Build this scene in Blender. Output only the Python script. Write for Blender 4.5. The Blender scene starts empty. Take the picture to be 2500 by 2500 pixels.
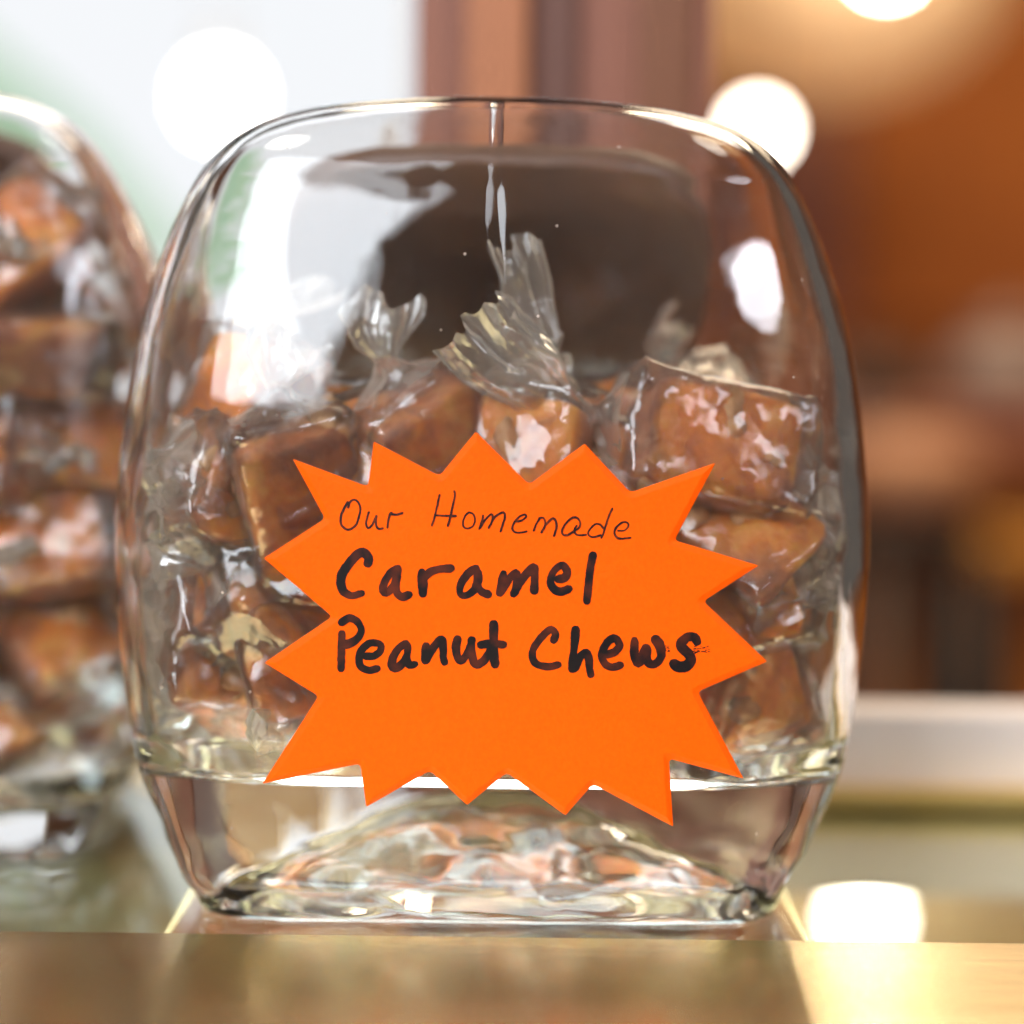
import bpy, bmesh, math, random
import numpy as np
from mathutils import Vector, Matrix, Euler, noise
from mathutils.geometry import tessellate_polygon

random.seed(7); np.random.seed(7)
R = math.radians
S = bpy.context.scene
COL = S.collection

# ------------------------------------------------------------------ camera
cam_d = bpy.data.cameras.new('camera'); cam = bpy.data.objects.new('camera', cam_d); COL.objects.link(cam)
cam_d.sensor_width = 36; cam_d.lens = 80; cam_d.clip_start = 0.02; cam_d.clip_end = 60
cam.location = (0, -0.5, 0.1277)
cam.rotation_mode = 'QUATERNION'
cam.rotation_quaternion = (Matrix.Rotation(R(90 - 3.68), 4, 'X') @ Matrix.Rotation(R(0.7), 4, 'Z')).to_quaternion()
cam_d.dof.use_dof = True; cam_d.dof.focus_distance = 0.502; cam_d.dof.aperture_fstop = 3.5
S.camera = cam

# ------------------------------------------------------------------ world and lights
W = bpy.data.worlds.new('World'); S.world = W; W.use_nodes = True
bg = W.node_tree.nodes['Background']; bg.inputs[0].default_value = (1.0, 0.86, 0.74, 1); bg.inputs[1].default_value = 0.09

def area(name, loc, target, sx, sy, power, color, spread=180):
    l = bpy.data.lights.new(name, 'AREA'); l.shape = 'RECTANGLE'; l.size = sx; l.size_y = sy
    l.energy = power; l.color = color; l.spread = R(spread)
    o = bpy.data.objects.new(name, l); COL.objects.link(o); o.location = loc
    o.rotation_euler = (Vector(target) - Vector(loc)).to_track_quat('-Z', 'Y').to_euler()
    return o
# the shop window the jar faces, a smaller one to the right, then the case lamp and added fills
area('window_light', (-0.56, -0.96, 0.84), (0, 0, 0.12), 0.78, 0.95, 28, (0.88, 0.94, 1.0))
area('side_window_light', (0.85, -0.72, 0.78), (0, 0, 0.12), 0.55, 0.20, 6.5, (0.90, 0.92, 1.0)).data.shape = 'ELLIPSE'
area('case_light', (-0.004, 0.062, -0.055), (-0.004, 0.062, 0.0), 0.15, 0.080, 1.1, (0.82, 0.94, 1.0))
area('skylight', (-0.35, 1.35, 0.95), (0, 0.06, 0.05), 2.2, 0.5, 6, (0.90, 0.95, 1.0))  # added panel out of view, whitens the jar base from behind
area('shop_ceiling_light', (0.7, 2.0, 2.1), (0.7, 2.6, 0.0), 2.2, 1.6, 105, (1.0, 0.80, 0.54))  # added overhead fill that brightens the warm background
area('far_ceiling_light', (1.3, 6.0, 2.7), (1.3, 6.4, 0.0), 2.4, 2.0, 70, (1.0, 0.78, 0.50))  # another added fill, lifts the dim floor farther back

vs = S.view_settings
vs.view_transform = 'Standard'; vs.look = 'None'; vs.exposure = 0.0; vs.gamma = 1.0
S.render.engine = 'CYCLES'
cy = S.cycles
cy.use_denoising = True
try: cy.denoiser = 'OPENIMAGEDENOISE'
except Exception: pass
cy.use_adaptive_sampling = True; cy.adaptive_threshold = 0.03
cy.max_bounces = 18; cy.transmission_bounces = 16; cy.glossy_bounces = 6; cy.diffuse_bounces = 3
cy.transparent_max_bounces = 32; cy.sample_clamp_indirect = 8.0; cy.blur_glossy = 0.3
cy.caustics_reflective = True; cy.caustics_refractive = True

# ------------------------------------------------------------------ helpers
def tag(o, label=None, cat=None, group=None, kind=None):
    if label: o['label'] = label
    if cat: o['category'] = cat
    if group: o['group'] = group
    if kind: o['kind'] = kind
    return o
def empty(name, loc=(0, 0, 0), rot=None):
    o = bpy.data.objects.new(name, None); COL.objects.link(o); o.location = loc
    o.empty_display_size = 0.01
    if rot is not None: o.rotation_mode = 'QUATERNION'; o.rotation_quaternion = rot
    return o
def link(name, me, parent=None, m=None, loc=(0, 0, 0)):
    o = bpy.data.objects.new(name, me); COL.objects.link(o); o.location = loc
    if parent is not None: o.parent = parent
    if m is not None:
        me.materials.clear(); me.materials.append(m)
    return o
def mesh(name, verts, faces, smooth=True):
    me = bpy.data.meshes.new(name)
    me.from_pydata([tuple(map(float, v)) for v in verts], [], faces)
    me.update()
    if smooth: me.polygons.foreach_set('use_smooth', [True] * len(me.polygons))
    return me
def bm_mesh(name, bm, smooth=False):
    me = bpy.data.meshes.new(name); bm.to_mesh(me); bm.free()
    if smooth: me.polygons.foreach_set('use_smooth', [True] * len(me.polygons))
    return me
def box(name, x0, x1, y0, y1, z0, z1, m, parent=None, bevel=0.0, seg=3):
    bm = bmesh.new(); bmesh.ops.create_cube(bm, size=1)
    for v in bm.verts:
        v.co = Vector((x0 + (v.co.x + .5) * (x1 - x0), y0 + (v.co.y + .5) * (y1 - y0), z0 + (v.co.z + .5) * (z1 - z0)))
    if bevel: bmesh.ops.bevel(bm, geom=list(bm.edges), offset=bevel, segments=seg, profile=0.5, affect='EDGES')
    return link(name, bm_mesh(name, bm, False), parent, m)
def lathe(name, prof, m, parent=None, loc=(0, 0, 0), seg=32):
    vs_, fs = [], []
    for r, z in prof:
        for k in range(seg):
            a = 2 * math.pi * k / seg; vs_.append((r * math.cos(a), r * math.sin(a), z))
    for i in range(len(prof) - 1):
        for k in range(seg):
            k2 = (k + 1) % seg
            fs.append((i * seg + k, i * seg + k2, (i + 1) * seg + k2, (i + 1) * seg + k))
    fs.append(tuple(range(seg))[::-1]); fs.append(tuple(range((len(prof) - 1) * seg, len(prof) * seg)))
    return link(name, mesh(name, vs_, fs), parent, m, loc)

# ------------------------------------------------------------------ materials
def mat(name):
    m = bpy.data.materials.new(name); m.use_nodes = True
    nt = m.node_tree
    for n in list(nt.nodes): nt.nodes.remove(n)
    out = nt.nodes.new('ShaderNodeOutputMaterial')
    return m, nt, out
def N(nt, typ, **kw):
    n = nt.nodes.new(typ)
    for k, v in kw.items():
        if k.startswith('i_'):
            key = k[2:].replace('_', ' ')
            n.inputs[key].default_value = v
        else: setattr(n, k, v)
    return n
def ramp(nt, stops):
    n = nt.nodes.new('ShaderNodeValToRGB'); e = n.color_ramp.elements
    while len(e) < len(stops): e.new(0.5)
    for k, (p, c) in enumerate(stops): e[k].position = p; e[k].color = (*c, 1) if len(c) == 3 else c
    return n
def principled(name, color, rough=0.5, metal=0.0, noise_scale=None, color2=None, bump=0.0, bump_scale=None, stretch=None, coord='Object', spec=0.5, detail=5.0):
    m, nt, out = mat(name)
    p = N(nt, 'ShaderNodeBsdfPrincipled'); p.inputs['Base Color'].default_value = (*color, 1)
    p.inputs['Roughness'].default_value = rough; p.inputs['Metallic'].default_value = metal
    p.inputs['Specular IOR Level'].default_value = spec
    nt.links.new(p.outputs[0], out.inputs[0])
    tc = N(nt, 'ShaderNodeTexCoord'); mp = N(nt, 'ShaderNodeMapping')
    nt.links.new(tc.outputs[coord], mp.inputs[0])
    if stretch: mp.inputs['Scale'].default_value = stretch
    if noise_scale:
        nz = N(nt, 'ShaderNodeTexNoise'); nz.inputs['Scale'].default_value = noise_scale; nz.inputs['Detail'].default_value = detail
        nt.links.new(mp.outputs[0], nz.inputs['Vector'])
        r = ramp(nt, [(0.3, color), (0.7, color2)]); nt.links.new(nz.outputs['Fac'], r.inputs[0]); nt.links.new(r.outputs[0], p.inputs['Base Color'])
    if bump:
        nb = N(nt, 'ShaderNodeTexNoise'); nb.inputs['Scale'].default_value = bump_scale or 100; nb.inputs['Detail'].default_value = 4
        nt.links.new(mp.outputs[0], nb.inputs['Vector'])
        b = N(nt, 'ShaderNodeBump'); b.inputs['Strength'].default_value = bump; b.inputs['Distance'].default_value = 0.001
        nt.links.new(nb.outputs['Fac'], b.inputs['Height']); nt.links.new(b.outputs[0], p.inputs['Normal'])
    return m
def emitter(name, color, strength):
    m, nt, out = mat(name)
    e = N(nt, 'ShaderNodeEmission'); e.inputs[0].default_value = (*color, 1); e.inputs[1].default_value = strength
    nt.links.new(e.outputs[0], out.inputs[0]); return m

def glass_material():
    m, nt, out = mat('clear_glass')
    g = N(nt, 'ShaderNodeBsdfGlass'); g.inputs['IOR'].default_value = 1.5; g.inputs['Roughness'].default_value = 0.0
    g.inputs['Color'].default_value = (1.0, 1.0, 1.0, 1)
    # faint smears and dust on the glass
    tc = N(nt, 'ShaderNodeTexCoord')
    nz = N(nt, 'ShaderNodeTexNoise'); nz.inputs['Scale'].default_value = 45; nz.inputs['Detail'].default_value = 2
    nt.links.new(tc.outputs['Object'], nz.inputs['Vector'])
    b = N(nt, 'ShaderNodeBump'); b.inputs['Strength'].default_value = 0.17; b.inputs['Distance'].default_value = 0.002
    nt.links.new(nz.outputs['Fac'], b.inputs['Height']); nt.links.new(b.outputs[0], g.inputs['Normal'])
    # film of dust, wiped smears and specks lying on the surface
    mp = N(nt, 'ShaderNodeMapping'); mp.inputs['Scale'].default_value = (1.0, 1.0, 0.45); mp.inputs['Rotation'].default_value = (0, 0.5, 0)
    nt.links.new(tc.outputs['Object'], mp.inputs[0])
    sm = N(nt, 'ShaderNodeTexNoise'); sm.inputs['Scale'].default_value = 60; sm.inputs['Detail'].default_value = 8; sm.inputs['Roughness'].default_value = 0.65; sm.inputs['Distortion'].default_value = 0.8
    nt.links.new(mp.outputs[0], sm.inputs['Vector'])
    sr = N(nt, 'ShaderNodeMapRange'); sr.inputs['From Min'].default_value = 0.35; sr.inputs['From Max'].default_value = 0.75; sr.inputs['To Min'].default_value = 0.0015; sr.inputs['To Max'].default_value = 0.020
    nt.links.new(sm.outputs['Fac'], sr.inputs['Value'])
    vo = N(nt, 'ShaderNodeTexVoronoi'); vo.inputs['Scale'].default_value = 95; vo.inputs['Randomness'].default_value = 1.0
    nt.links.new(tc.outputs['Object'], vo.inputs['Vector'])
    lt = N(nt, 'ShaderNodeMapRange'); lt.inputs['From Min'].default_value = 0.020; lt.inputs['From Max'].default_value = 0.045; lt.inputs['To Min'].default_value = 0.6; lt.inputs['To Max'].default_value = 0.0
    nt.links.new(vo.outputs['Distance'], lt.inputs['Value'])
    mxx = N(nt, 'ShaderNodeMath', operation='MAXIMUM'); nt.links.new(sr.outputs[0], mxx.inputs[0]); nt.links.new(lt.outputs[0], mxx.inputs[1])
    du = N(nt, 'ShaderNodeBsdfDiffuse'); du.inputs[0].default_value = (0.82, 0.62, 0.50, 1)
    ms = N(nt, 'ShaderNodeMixShader'); nt.links.new(mxx.outputs[0], ms.inputs[0]); nt.links.new(g.outputs[0], ms.inputs[1]); nt.links.new(du.outputs[0], ms.inputs[2])
    nt.links.new(ms.outputs[0], out.inputs[0])
    return m
def film_material(name, haze, edge, tilt):
    m, nt, out = mat(name)
    tc = N(nt, 'ShaderNodeTexCoord')
    wn = N(nt, 'ShaderNodeTexNoise'); wn.inputs['Scale'].default_value = 120; wn.inputs['Detail'].default_value = 2
    nt.links.new(tc.outputs['Object'], wn.inputs['Vector'])
    wm = N(nt, 'ShaderNodeVectorMath', operation='SCALE'); wm.inputs[3].default_value = 0.010; nt.links.new(wn.outputs['Color'], wm.inputs[0])
    wa = N(nt, 'ShaderNodeVectorMath', operation='ADD'); nt.links.new(tc.outputs['Object'], wa.inputs[0]); nt.links.new(wm.outputs[0], wa.inputs[1])
    v1 = N(nt, 'ShaderNodeTexVoronoi'); v1.inputs['Scale'].default_value = 125; nt.links.new(wa.outputs[0], v1.inputs['Vector'])
    v2 = N(nt, 'ShaderNodeTexVoronoi'); v2.inputs['Scale'].default_value = 300; nt.links.new(wa.outputs[0], v2.inputs['Vector'])
    c1 = N(nt, 'ShaderNodeVectorMath', operation='SUBTRACT'); c1.inputs[1].default_value = (0.5, 0.5, 0.5); nt.links.new(v1.outputs['Color'], c1.inputs[0])
    c2 = N(nt, 'ShaderNodeVectorMath', operation='SUBTRACT'); c2.inputs[1].default_value = (0.5, 0.5, 0.5); nt.links.new(v2.outputs['Color'], c2.inputs[0])
    s1 = N(nt, 'ShaderNodeVectorMath', operation='SCALE'); s1.inputs[3].default_value = tilt; nt.links.new(c1.outputs[0], s1.inputs[0])
    s2 = N(nt, 'ShaderNodeVectorMath', operation='SCALE'); s2.inputs[3].default_value = tilt * .35; nt.links.new(c2.outputs[0], s2.inputs[0])
    gm = N(nt, 'ShaderNodeNewGeometry')
    a1 = N(nt, 'ShaderNodeVectorMath', operation='ADD'); nt.links.new(s1.outputs[0], a1.inputs[0]); nt.links.new(s2.outputs[0], a1.inputs[1])
    a2 = N(nt, 'ShaderNodeVectorMath', operation='ADD'); nt.links.new(gm.outputs['Normal'], a2.inputs[0]); nt.links.new(a1.outputs[0], a2.inputs[1])
    b = N(nt, 'ShaderNodeVectorMath', operation='NORMALIZE'); nt.links.new(a2.outputs[0], b.inputs[0])
    tr = N(nt, 'ShaderNodeBsdfTransparent'); tr.inputs[0].default_value = (0.985, 0.98, 0.97, 1)
    gl = N(nt, 'ShaderNodeBsdfGlossy'); gl.inputs['Roughness'].default_value = 0.20; gl.inputs['Color'].default_value = (1, 1, 1, 1)
    nt.links.new(b.outputs[0], gl.inputs['Normal'])
    fr = N(nt, 'ShaderNodeFresnel'); fr.inputs['IOR'].default_value = 1.55; nt.links.new(b.outputs[0], fr.inputs['Normal'])
    mx = N(nt, 'ShaderNodeMath', operation='MULTIPLY_ADD'); mx.inputs[1].default_value = 1.0; mx.inputs[2].default_value = 0.05
    nt.links.new(fr.outputs[0], mx.inputs[0])
    m1 = N(nt, 'ShaderNodeMixShader'); nt.links.new(mx.outputs[0], m1.inputs[0]); nt.links.new(tr.outputs[0], m1.inputs[1]); nt.links.new(gl.outputs[0], m1.inputs[2])
    tl = N(nt, 'ShaderNodeBsdfTranslucent'); tl.inputs[0].default_value = (0.98, 0.86, 0.73, 1)
    df = N(nt, 'ShaderNodeBsdfDiffuse'); df.inputs[0].default_value = (0.98, 0.86, 0.73, 1)
    md = N(nt, 'ShaderNodeMixShader'); md.inputs[0].default_value = 0.5; nt.links.new(tl.outputs[0], md.inputs[1]); nt.links.new(df.outputs[0], md.inputs[2])
    lw = N(nt, 'ShaderNodeLayerWeight'); lw.inputs[0].default_value = 0.35; nt.links.new(b.outputs[0], lw.inputs['Normal'])
    ma = N(nt, 'ShaderNodeMath', operation='MULTIPLY_ADD'); ma.inputs[1].default_value = edge; ma.inputs[2].default_value = haze
    nt.links.new(lw.outputs['Facing'], ma.inputs[0])
    m2 = N(nt, 'ShaderNodeMixShader'); nt.links.new(ma.outputs[0], m2.inputs[0]); nt.links.new(m1.outputs[0], m2.inputs[1]); nt.links.new(md.outputs[0], m2.inputs[2])
    nt.links.new(m2.outputs[0], out.inputs[0]); return m
def caramel_material():
    m, nt, out = mat('caramel')
    p = N(nt, 'ShaderNodeBsdfPrincipled'); p.inputs['Roughness'].default_value = 0.5
    p.inputs['Subsurface Weight'].default_value = 0.25; p.inputs['Subsurface Radius'].default_value = (0.004, 0.0016, 0.0006); p.inputs['Subsurface Scale'].default_value = 1.0
    tc = N(nt, 'ShaderNodeTexCoord')
    oi = N(nt, 'ShaderNodeObjectInfo')
    sc = N(nt, 'ShaderNodeVectorMath', operation='SCALE'); sc.inputs[3].default_value = 7.0
    cx = N(nt, 'ShaderNodeCombineXYZ'); nt.links.new(oi.outputs['Random'], cx.inputs[0]); nt.links.new(oi.outputs['Random'], cx.inputs[1])
    nt.links.new(cx.outputs[0], sc.inputs[0])
    ad = N(nt, 'ShaderNodeVectorMath', operation='ADD'); nt.links.new(tc.outputs['Object'], ad.inputs[0]); nt.links.new(sc.outputs[0], ad.inputs[1])
    n1 = N(nt, 'ShaderNodeTexNoise'); n1.inputs['Scale'].default_value = 75; n1.inputs['Detail'].default_value = 3; n1.inputs['Distortion'].default_value = 0.6
    nt.links.new(ad.outputs[0], n1.inputs['Vector'])
    ra = ramp(nt, [(0.30, (0.28, 0.092, 0.040)), (0.48, (0.48, 0.180, 0.085)), (0.62, (0.66, 0.27, 0.10)), (0.76, (0.80, 0.42, 0.13))])
    rb = ramp(nt, [(0.30, (0.52, 0.140, 0.010)), (0.52, (0.84, 0.270, 0.018)), (0.75, (0.90, 0.46, 0.09))])
    nt.links.new(n1.outputs['Fac'], ra.inputs[0]); nt.links.new(n1.outputs['Fac'], rb.inputs[0])
    sx = N(nt, 'ShaderNodeSeparateXYZ'); nt.links.new(tc.outputs['Object'], sx.inputs[0])
    ab = N(nt, 'ShaderNodeMath', operation='ABSOLUTE'); nt.links.new(sx.outputs[2], ab.inputs[0])
    mz = N(nt, 'ShaderNodeMath', operation='MULTIPLY_ADD'); mz.inputs[1].default_value = 2 / 0.0205; nt.links.new(ab.outputs[0], mz.inputs[0])
    nsub = N(nt, 'ShaderNodeMath', operation='MULTIPLY_ADD'); nsub.inputs[1].default_value = 0.9; nsub.inputs[2].default_value = -0.45; nt.links.new(n1.outputs['Fac'], nsub.inputs[0])
    nt.links.new(nsub.outputs[0], mz.inputs[2])
    mr = N(nt, 'ShaderNodeMapRange', interpolation_type='SMOOTHSTEP'); mr.inputs['From Min'].default_value = 0.62; mr.inputs['From Max'].default_value = 0.98; nt.links.new(mz.outputs[0], mr.inputs['Value'])
    r1 = N(nt, 'ShaderNodeMix', data_type='RGBA'); nt.links.new(mr.outputs[0], r1.inputs['Factor']); nt.links.new(ra.outputs[0], r1.inputs[6]); nt.links.new(rb.outputs[0], r1.inputs[7])
    n2 = N(nt, 'ShaderNodeTexNoise'); n2.inputs['Scale'].default_value = 420; n2.inputs['Detail'].default_value = 3
    nt.links.new(ad.outputs[0], n2.inputs['Vector'])
    mixc = N(nt, 'ShaderNodeMix', data_type='RGBA', blend_type='OVERLAY'); mixc.inputs['Factor'].default_value = 0.35
    nt.links.new(r1.outputs[2], mixc.inputs[6]); nt.links.new(n2.outputs['Fac'], mixc.inputs[7])
    nt.links.new(mixc.outputs[2], p.inputs['Base Color'])
    b = N(nt, 'ShaderNodeBump'); b.inputs['Strength'].default_value = 0.5; b.inputs['Distance'].default_value = 0.001
    nt.links.new(n2.outputs['Fac'], b.inputs['Height']); nt.links.new(b.outputs[0], p.inputs['Normal'])
    nt.links.new(p.outputs[0], out.inputs[0]); return m
def ink_material(name, lo, hi, scale, stretch):
    m, nt, out = mat(name)
    p = N(nt, 'ShaderNodeBsdfPrincipled'); p.inputs['Roughness'].default_value = 0.55; p.inputs['Specular IOR Level'].default_value = 0.25
    tc = N(nt, 'ShaderNodeTexCoord'); mp = N(nt, 'ShaderNodeMapping'); mp.inputs['Scale'].default_value = stretch
    nt.links.new(tc.outputs['Object'], mp.inputs[0])
    nz = N(nt, 'ShaderNodeTexNoise'); nz.inputs['Scale'].default_value = scale; nz.inputs['Detail'].default_value = 4
    nt.links.new(mp.outputs[0], nz.inputs['Vector'])
    r = ramp(nt, [(0.45, lo), (0.75, hi)]); nt.links.new(nz.outputs['Fac'], r.inputs[0]); nt.links.new(r.outputs[0], p.inputs['Base Color'])
    nt.links.new(p.outputs[0], out.inputs[0]); return m

M = {}
M['glass'] = glass_material()
M['film'] = film_material('tight_cellophane', 0.012, 0.17, 0.42)
M['film_loose'] = film_material('crumpled_cellophane', 0.13, 0.45, 0.55)
M['caramel'] = caramel_material()
M['peanut'] = principled('peanut', (0.70, 0.40, 0.17), 0.55, 0, 220, (0.52, 0.25, 0.08), 0.3, 500)
M['card'] = principled('orange_card', (1.0, 0.110, 0.0), 0.6, 0, 900, (0.97, 0.098, 0.0), 0.16, 1100, spec=0.10)
M['card_edge'] = principled('card_edge', (0.95, 0.55, 0.25), 0.7)
M['ink'] = ink_material('marker_ink', (0.005, 0.002, 0.003), (0.11, 0.015, 0.004), 200, (1, 1, 1))
M['pen'] = ink_material('pen_ink', (0.012, 0.003, 0.003), (0.16, 0.022, 0.002), 700, (1.6, 1, 0.5))
M['brass'] = principled('satin_brass', (0.70, 0.56, 0.29), 0.11, 1.0, 14, (0.76, 0.62, 0.35), 0.03, 60, (0.4, 3, 3))
M['brass_lip'] = principled('brushed_brass', (0.70, 0.54, 0.25), 0.25, 1.0, 10, (0.86, 0.68, 0.36), 0.06, 80, (0.3, 3, 3))
M['brass_bright'] = principled('polished_brass', (0.92, 0.66, 0.20), 0.45, 1.0, 20, (0.90, 0.68, 0.28))
M['case_wood'] = principled('golden_case_wood', (0.50, 0.36, 0.15), 0.6, 0, 8, (0.42, 0.29, 0.11), 0, None, (1, 6, 6))
def shelf_glass():
    m, nt, out = mat('shelf_glass')
    g = N(nt, 'ShaderNodeBsdfGlass'); g.inputs['IOR'].default_value = 1.52; g.inputs['Roughness'].default_value = 0.03; g.inputs['Color'].default_value = (0.95, 0.985, 0.97, 1)
    nt.links.new(g.outputs[0], out.inputs[0]); return m
M['shelf_glass'] = shelf_glass()
M['lid'] = principled('dark_lid', (0.115, 0.058, 0.036), 0.45, 0, 30, (0.16, 0.080, 0.048), 0.1, 300)
M['pink_white'] = principled('pink_white_board', (0.88, 0.74, 0.67), 0.6, 0, 25, (0.92, 0.80, 0.73))
M['wood_brown'] = principled('reddish_wood', (0.30, 0.105, 0.055), 0.5, 0, 6, (0.22, 0.075, 0.045), 0, None, (6, 6, 0.5))
M['wood_dark'] = principled('dark_wood', (0.10, 0.035, 0.022), 0.5, 0, 6, (0.14, 0.05, 0.03), 0, None, (6, 6, 0.5))
M['wood_deep'] = principled('deep_orange_wood', (0.22, 0.075, 0.028), 0.5, 0, 6, (0.17, 0.055, 0.02), 0, None, (6, 6, 0.5))
M['wood_light'] = principled('orange_brown_wood', (0.46, 0.16, 0.06), 0.5, 0, 6, (0.38, 0.13, 0.05), 0, None, (6, 6, 0.5))
M['wood_orange'] = principled('orange_wood', (0.42, 0.120, 0.006), 0.7, 0, 3, (0.32, 0.08, 0.003), 0, None, (4, 4, 0.7))
M['wood_gold'] = principled('golden_wood', (0.55, 0.25, 0.03), 0.4, 0, 5, (0.45, 0.18, 0.02), 0, None, (1, 6, 6))
M['black'] = principled('black_paint', (0.020, 0.012, 0.008), 0.6, 0, 8, (0.03, 0.016, 0.009))
M['tan'] = principled('tan_leather', (0.42, 0.20, 0.10), 0.6, 0, 12, (0.34, 0.15, 0.07))
M['grey'] = principled('grey_stoneware', (0.26, 0.18, 0.15), 0.5, 0, 9, (0.20, 0.13, 0.11))
M['cream'] = principled('cream_shade', (0.80, 0.62, 0.42), 0.7, 0, 5, (0.74, 0.55, 0.36))
M['floor'] = principled('wood_floor', (0.52, 0.175, 0.022), 0.5, 0, 3, (0.36, 0.11, 0.014), 0, None, (1, 6, 1))
M['wall'] = principled('brown_wall', (0.34, 0.115, 0.03), 0.8, 0, 1.5, (0.26, 0.08, 0.02))
M['frame'] = principled('window_frame_paint', (0.75, 0.75, 0.74), 0.5, 0, 8, (0.70, 0.70, 0.69))
M['pane'] = emitter('daylit_pane', (0.95, 0.97, 1.0), 0.97)
M['bulb'] = emitter('warm_bulb', (1.0, 0.90, 0.74), 26)
M['bulb_soft'] = emitter('soft_bulb', (1.0, 0.97, 0.90), 14)
M['bulb_strong'] = emitter('strong_bulb', (1.0, 0.88, 0.68), 100)
M['bulb_amber'] = emitter('amber_bulb', (1.0, 0.45, 0.05), 6)  # emission standing in for a glint, not a lamp
def blind_material():
    m, nt, out = mat('green_blind')
    t = N(nt, 'ShaderNodeBsdfTranslucent'); t.inputs[0].default_value = (0.74, 0.90, 0.76, 1)
    d = N(nt, 'ShaderNodeBsdfDiffuse'); d.inputs[0].default_value = (0.55, 0.75, 0.55, 1)
    mx = N(nt, 'ShaderNodeMixShader'); mx.inputs[0].default_value = 0.15
    nt.links.new(t.outputs[0], mx.inputs[1]); nt.links.new(d.outputs[0], mx.inputs[2]); nt.links.new(mx.outputs[0], out.inputs[0]); return m
M['blind'] = blind_material()
def shade_material():
    m, nt, out = mat('cream_glass_shade')
    t = N(nt, 'ShaderNodeBsdfTranslucent'); t.inputs[0].default_value = (0.86, 0.66, 0.42, 1)
    d = N(nt, 'ShaderNodeBsdfDiffuse'); d.inputs[0].default_value = (0.80, 0.62, 0.42, 1)
    mx = N(nt, 'ShaderNodeMixShader'); mx.inputs[0].default_value = 0.5
    nt.links.new(t.outputs[0], mx.inputs[1]); nt.links.new(d.outputs[0], mx.inputs[2]); nt.links.new(mx.outputs[0], out.inputs[0]); return m
M['shade'] = shade_material()

# ================================================================== the setting
def px(x, d): return (x - 966) * d / 4293.0          # metres right of the camera axis at distance d
def pz(y, d): return 0.1277 - (y - 690) * d / 4293.0  # height at distance d

# brass shelf the jars stand on
shelf = box('shelf', -0.7, 0.7, -0.160, 0.0008, -0.034, 0.0006, M['brass_lip'], None, 0.0010)      # front rail of the display case
tag(shelf, kind='structure')
box('glass_top', -0.7, 0.7, 0.0012, 0.176, -0.0080, 0.0, M['shelf_glass'], shelf, 0.0006)
box('back_rail', -0.7, 0.7, 0.1765, 0.215, -0.034, 0.0003, M['brass'], shelf, 0.0010)
for n_, (a, b, c, d_) in enumerate([(-0.70, -0.078, 0.0012, 0.176), (0.069, 0.70, 0.0012, 0.176), (-0.0775, 0.0685, 0.1085, 0.176)]):      # lining under the glass, open below the jar
    box('lining', a, b, c, d_, -0.0110, -0.0084, M['case_wood'], shelf)
box('case_bottom', -0.7, 0.7, 0.0012, 0.20, -0.130, -0.120, M['case_wood'], shelf)
tag(box('floor', -6, 6, 0.8, 9.0, -0.95, -0.90, M['floor']), kind='structure')
tag(box('wall', -7, 7, 9.0, 9.1, -0.95, 4.0, M['wall']), kind='structure')

# ================================================================== glass jar
CP = np.array([  # z, half width, front y, back y, exponent
 (0.0000, 0.0665, 0.0145, 0.1055, 7.5), (0.0012, 0.0682, 0.0128, 0.1070, 7.2), (0.0080, 0.0720, 0.0092, 0.1115, 6.0),
 (0.0220, 0.0795, 0.0038, 0.1180, 4.6), (0.0350, 0.0845, 0.0012, 0.1210, 4.2), (0.0500, 0.0872, 0.0003, 0.1225, 4.1),
 (0.0730, 0.0893, 0.0000, 0.1225, 4.0), (0.0880, 0.0896, 0.0000, 0.1225, 4.0), (0.1000, 0.0891, 0.0006, 0.1218, 4.0),
 (0.1180, 0.0872, 0.0020, 0.1170, 3.9), (0.1320, 0.0846, 0.0040, 0.1030, 3.7), (0.1450, 0.0810, 0.0066, 0.0880, 3.4),
 (0.1580, 0.0760, 0.0100, 0.0730, 3.2), (0.1680, 0.0710, 0.0138, 0.0610, 3.0), (0.1745, 0.0665, 0.0172, 0.0535, 2.9),
 (0.1800, 0.0605, 0.0210, 0.0475, 2.7), (0.1840, 0.0525, 0.0245, 0.0430, 2.5), (0.1872, 0.0390, 0.0280, 0.0390, 2.4),
 (0.1890, 0.0220, 0.0305, 0.0362, 2.3), (0.1897, 0.0070, 0.0325, 0.0342, 2.2)])
CT = np.linspace(0, 1, len(CP))
def catmull(t):
    n = len(CP) - 1; f = np.clip(t, 0, 1) * n; i = np.minimum(f.astype(int), n - 1); u = (f - i)[:, None]
    P = lambda k: CP[np.clip(k, 0, n)]
    p0, p1, p2, p3 = P(i - 1), P(i), P(i + 1), P(i + 2)
    return 0.5 * ((2 * p1) + (-p0 + p2) * u + (2 * p0 - 5 * p1 + 4 * p2 - p3) * u ** 2 + (-p0 + 3 * p1 - 3 * p2 + p3) * u ** 3)
PROF = catmull(np.linspace(0, 1, 400))
def prof(z):
    z = np.asarray(z, float)
    return [np.interp(z, PROF[:, 0], PROF[:, k]) for k in (1, 2, 3, 4)]
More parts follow.
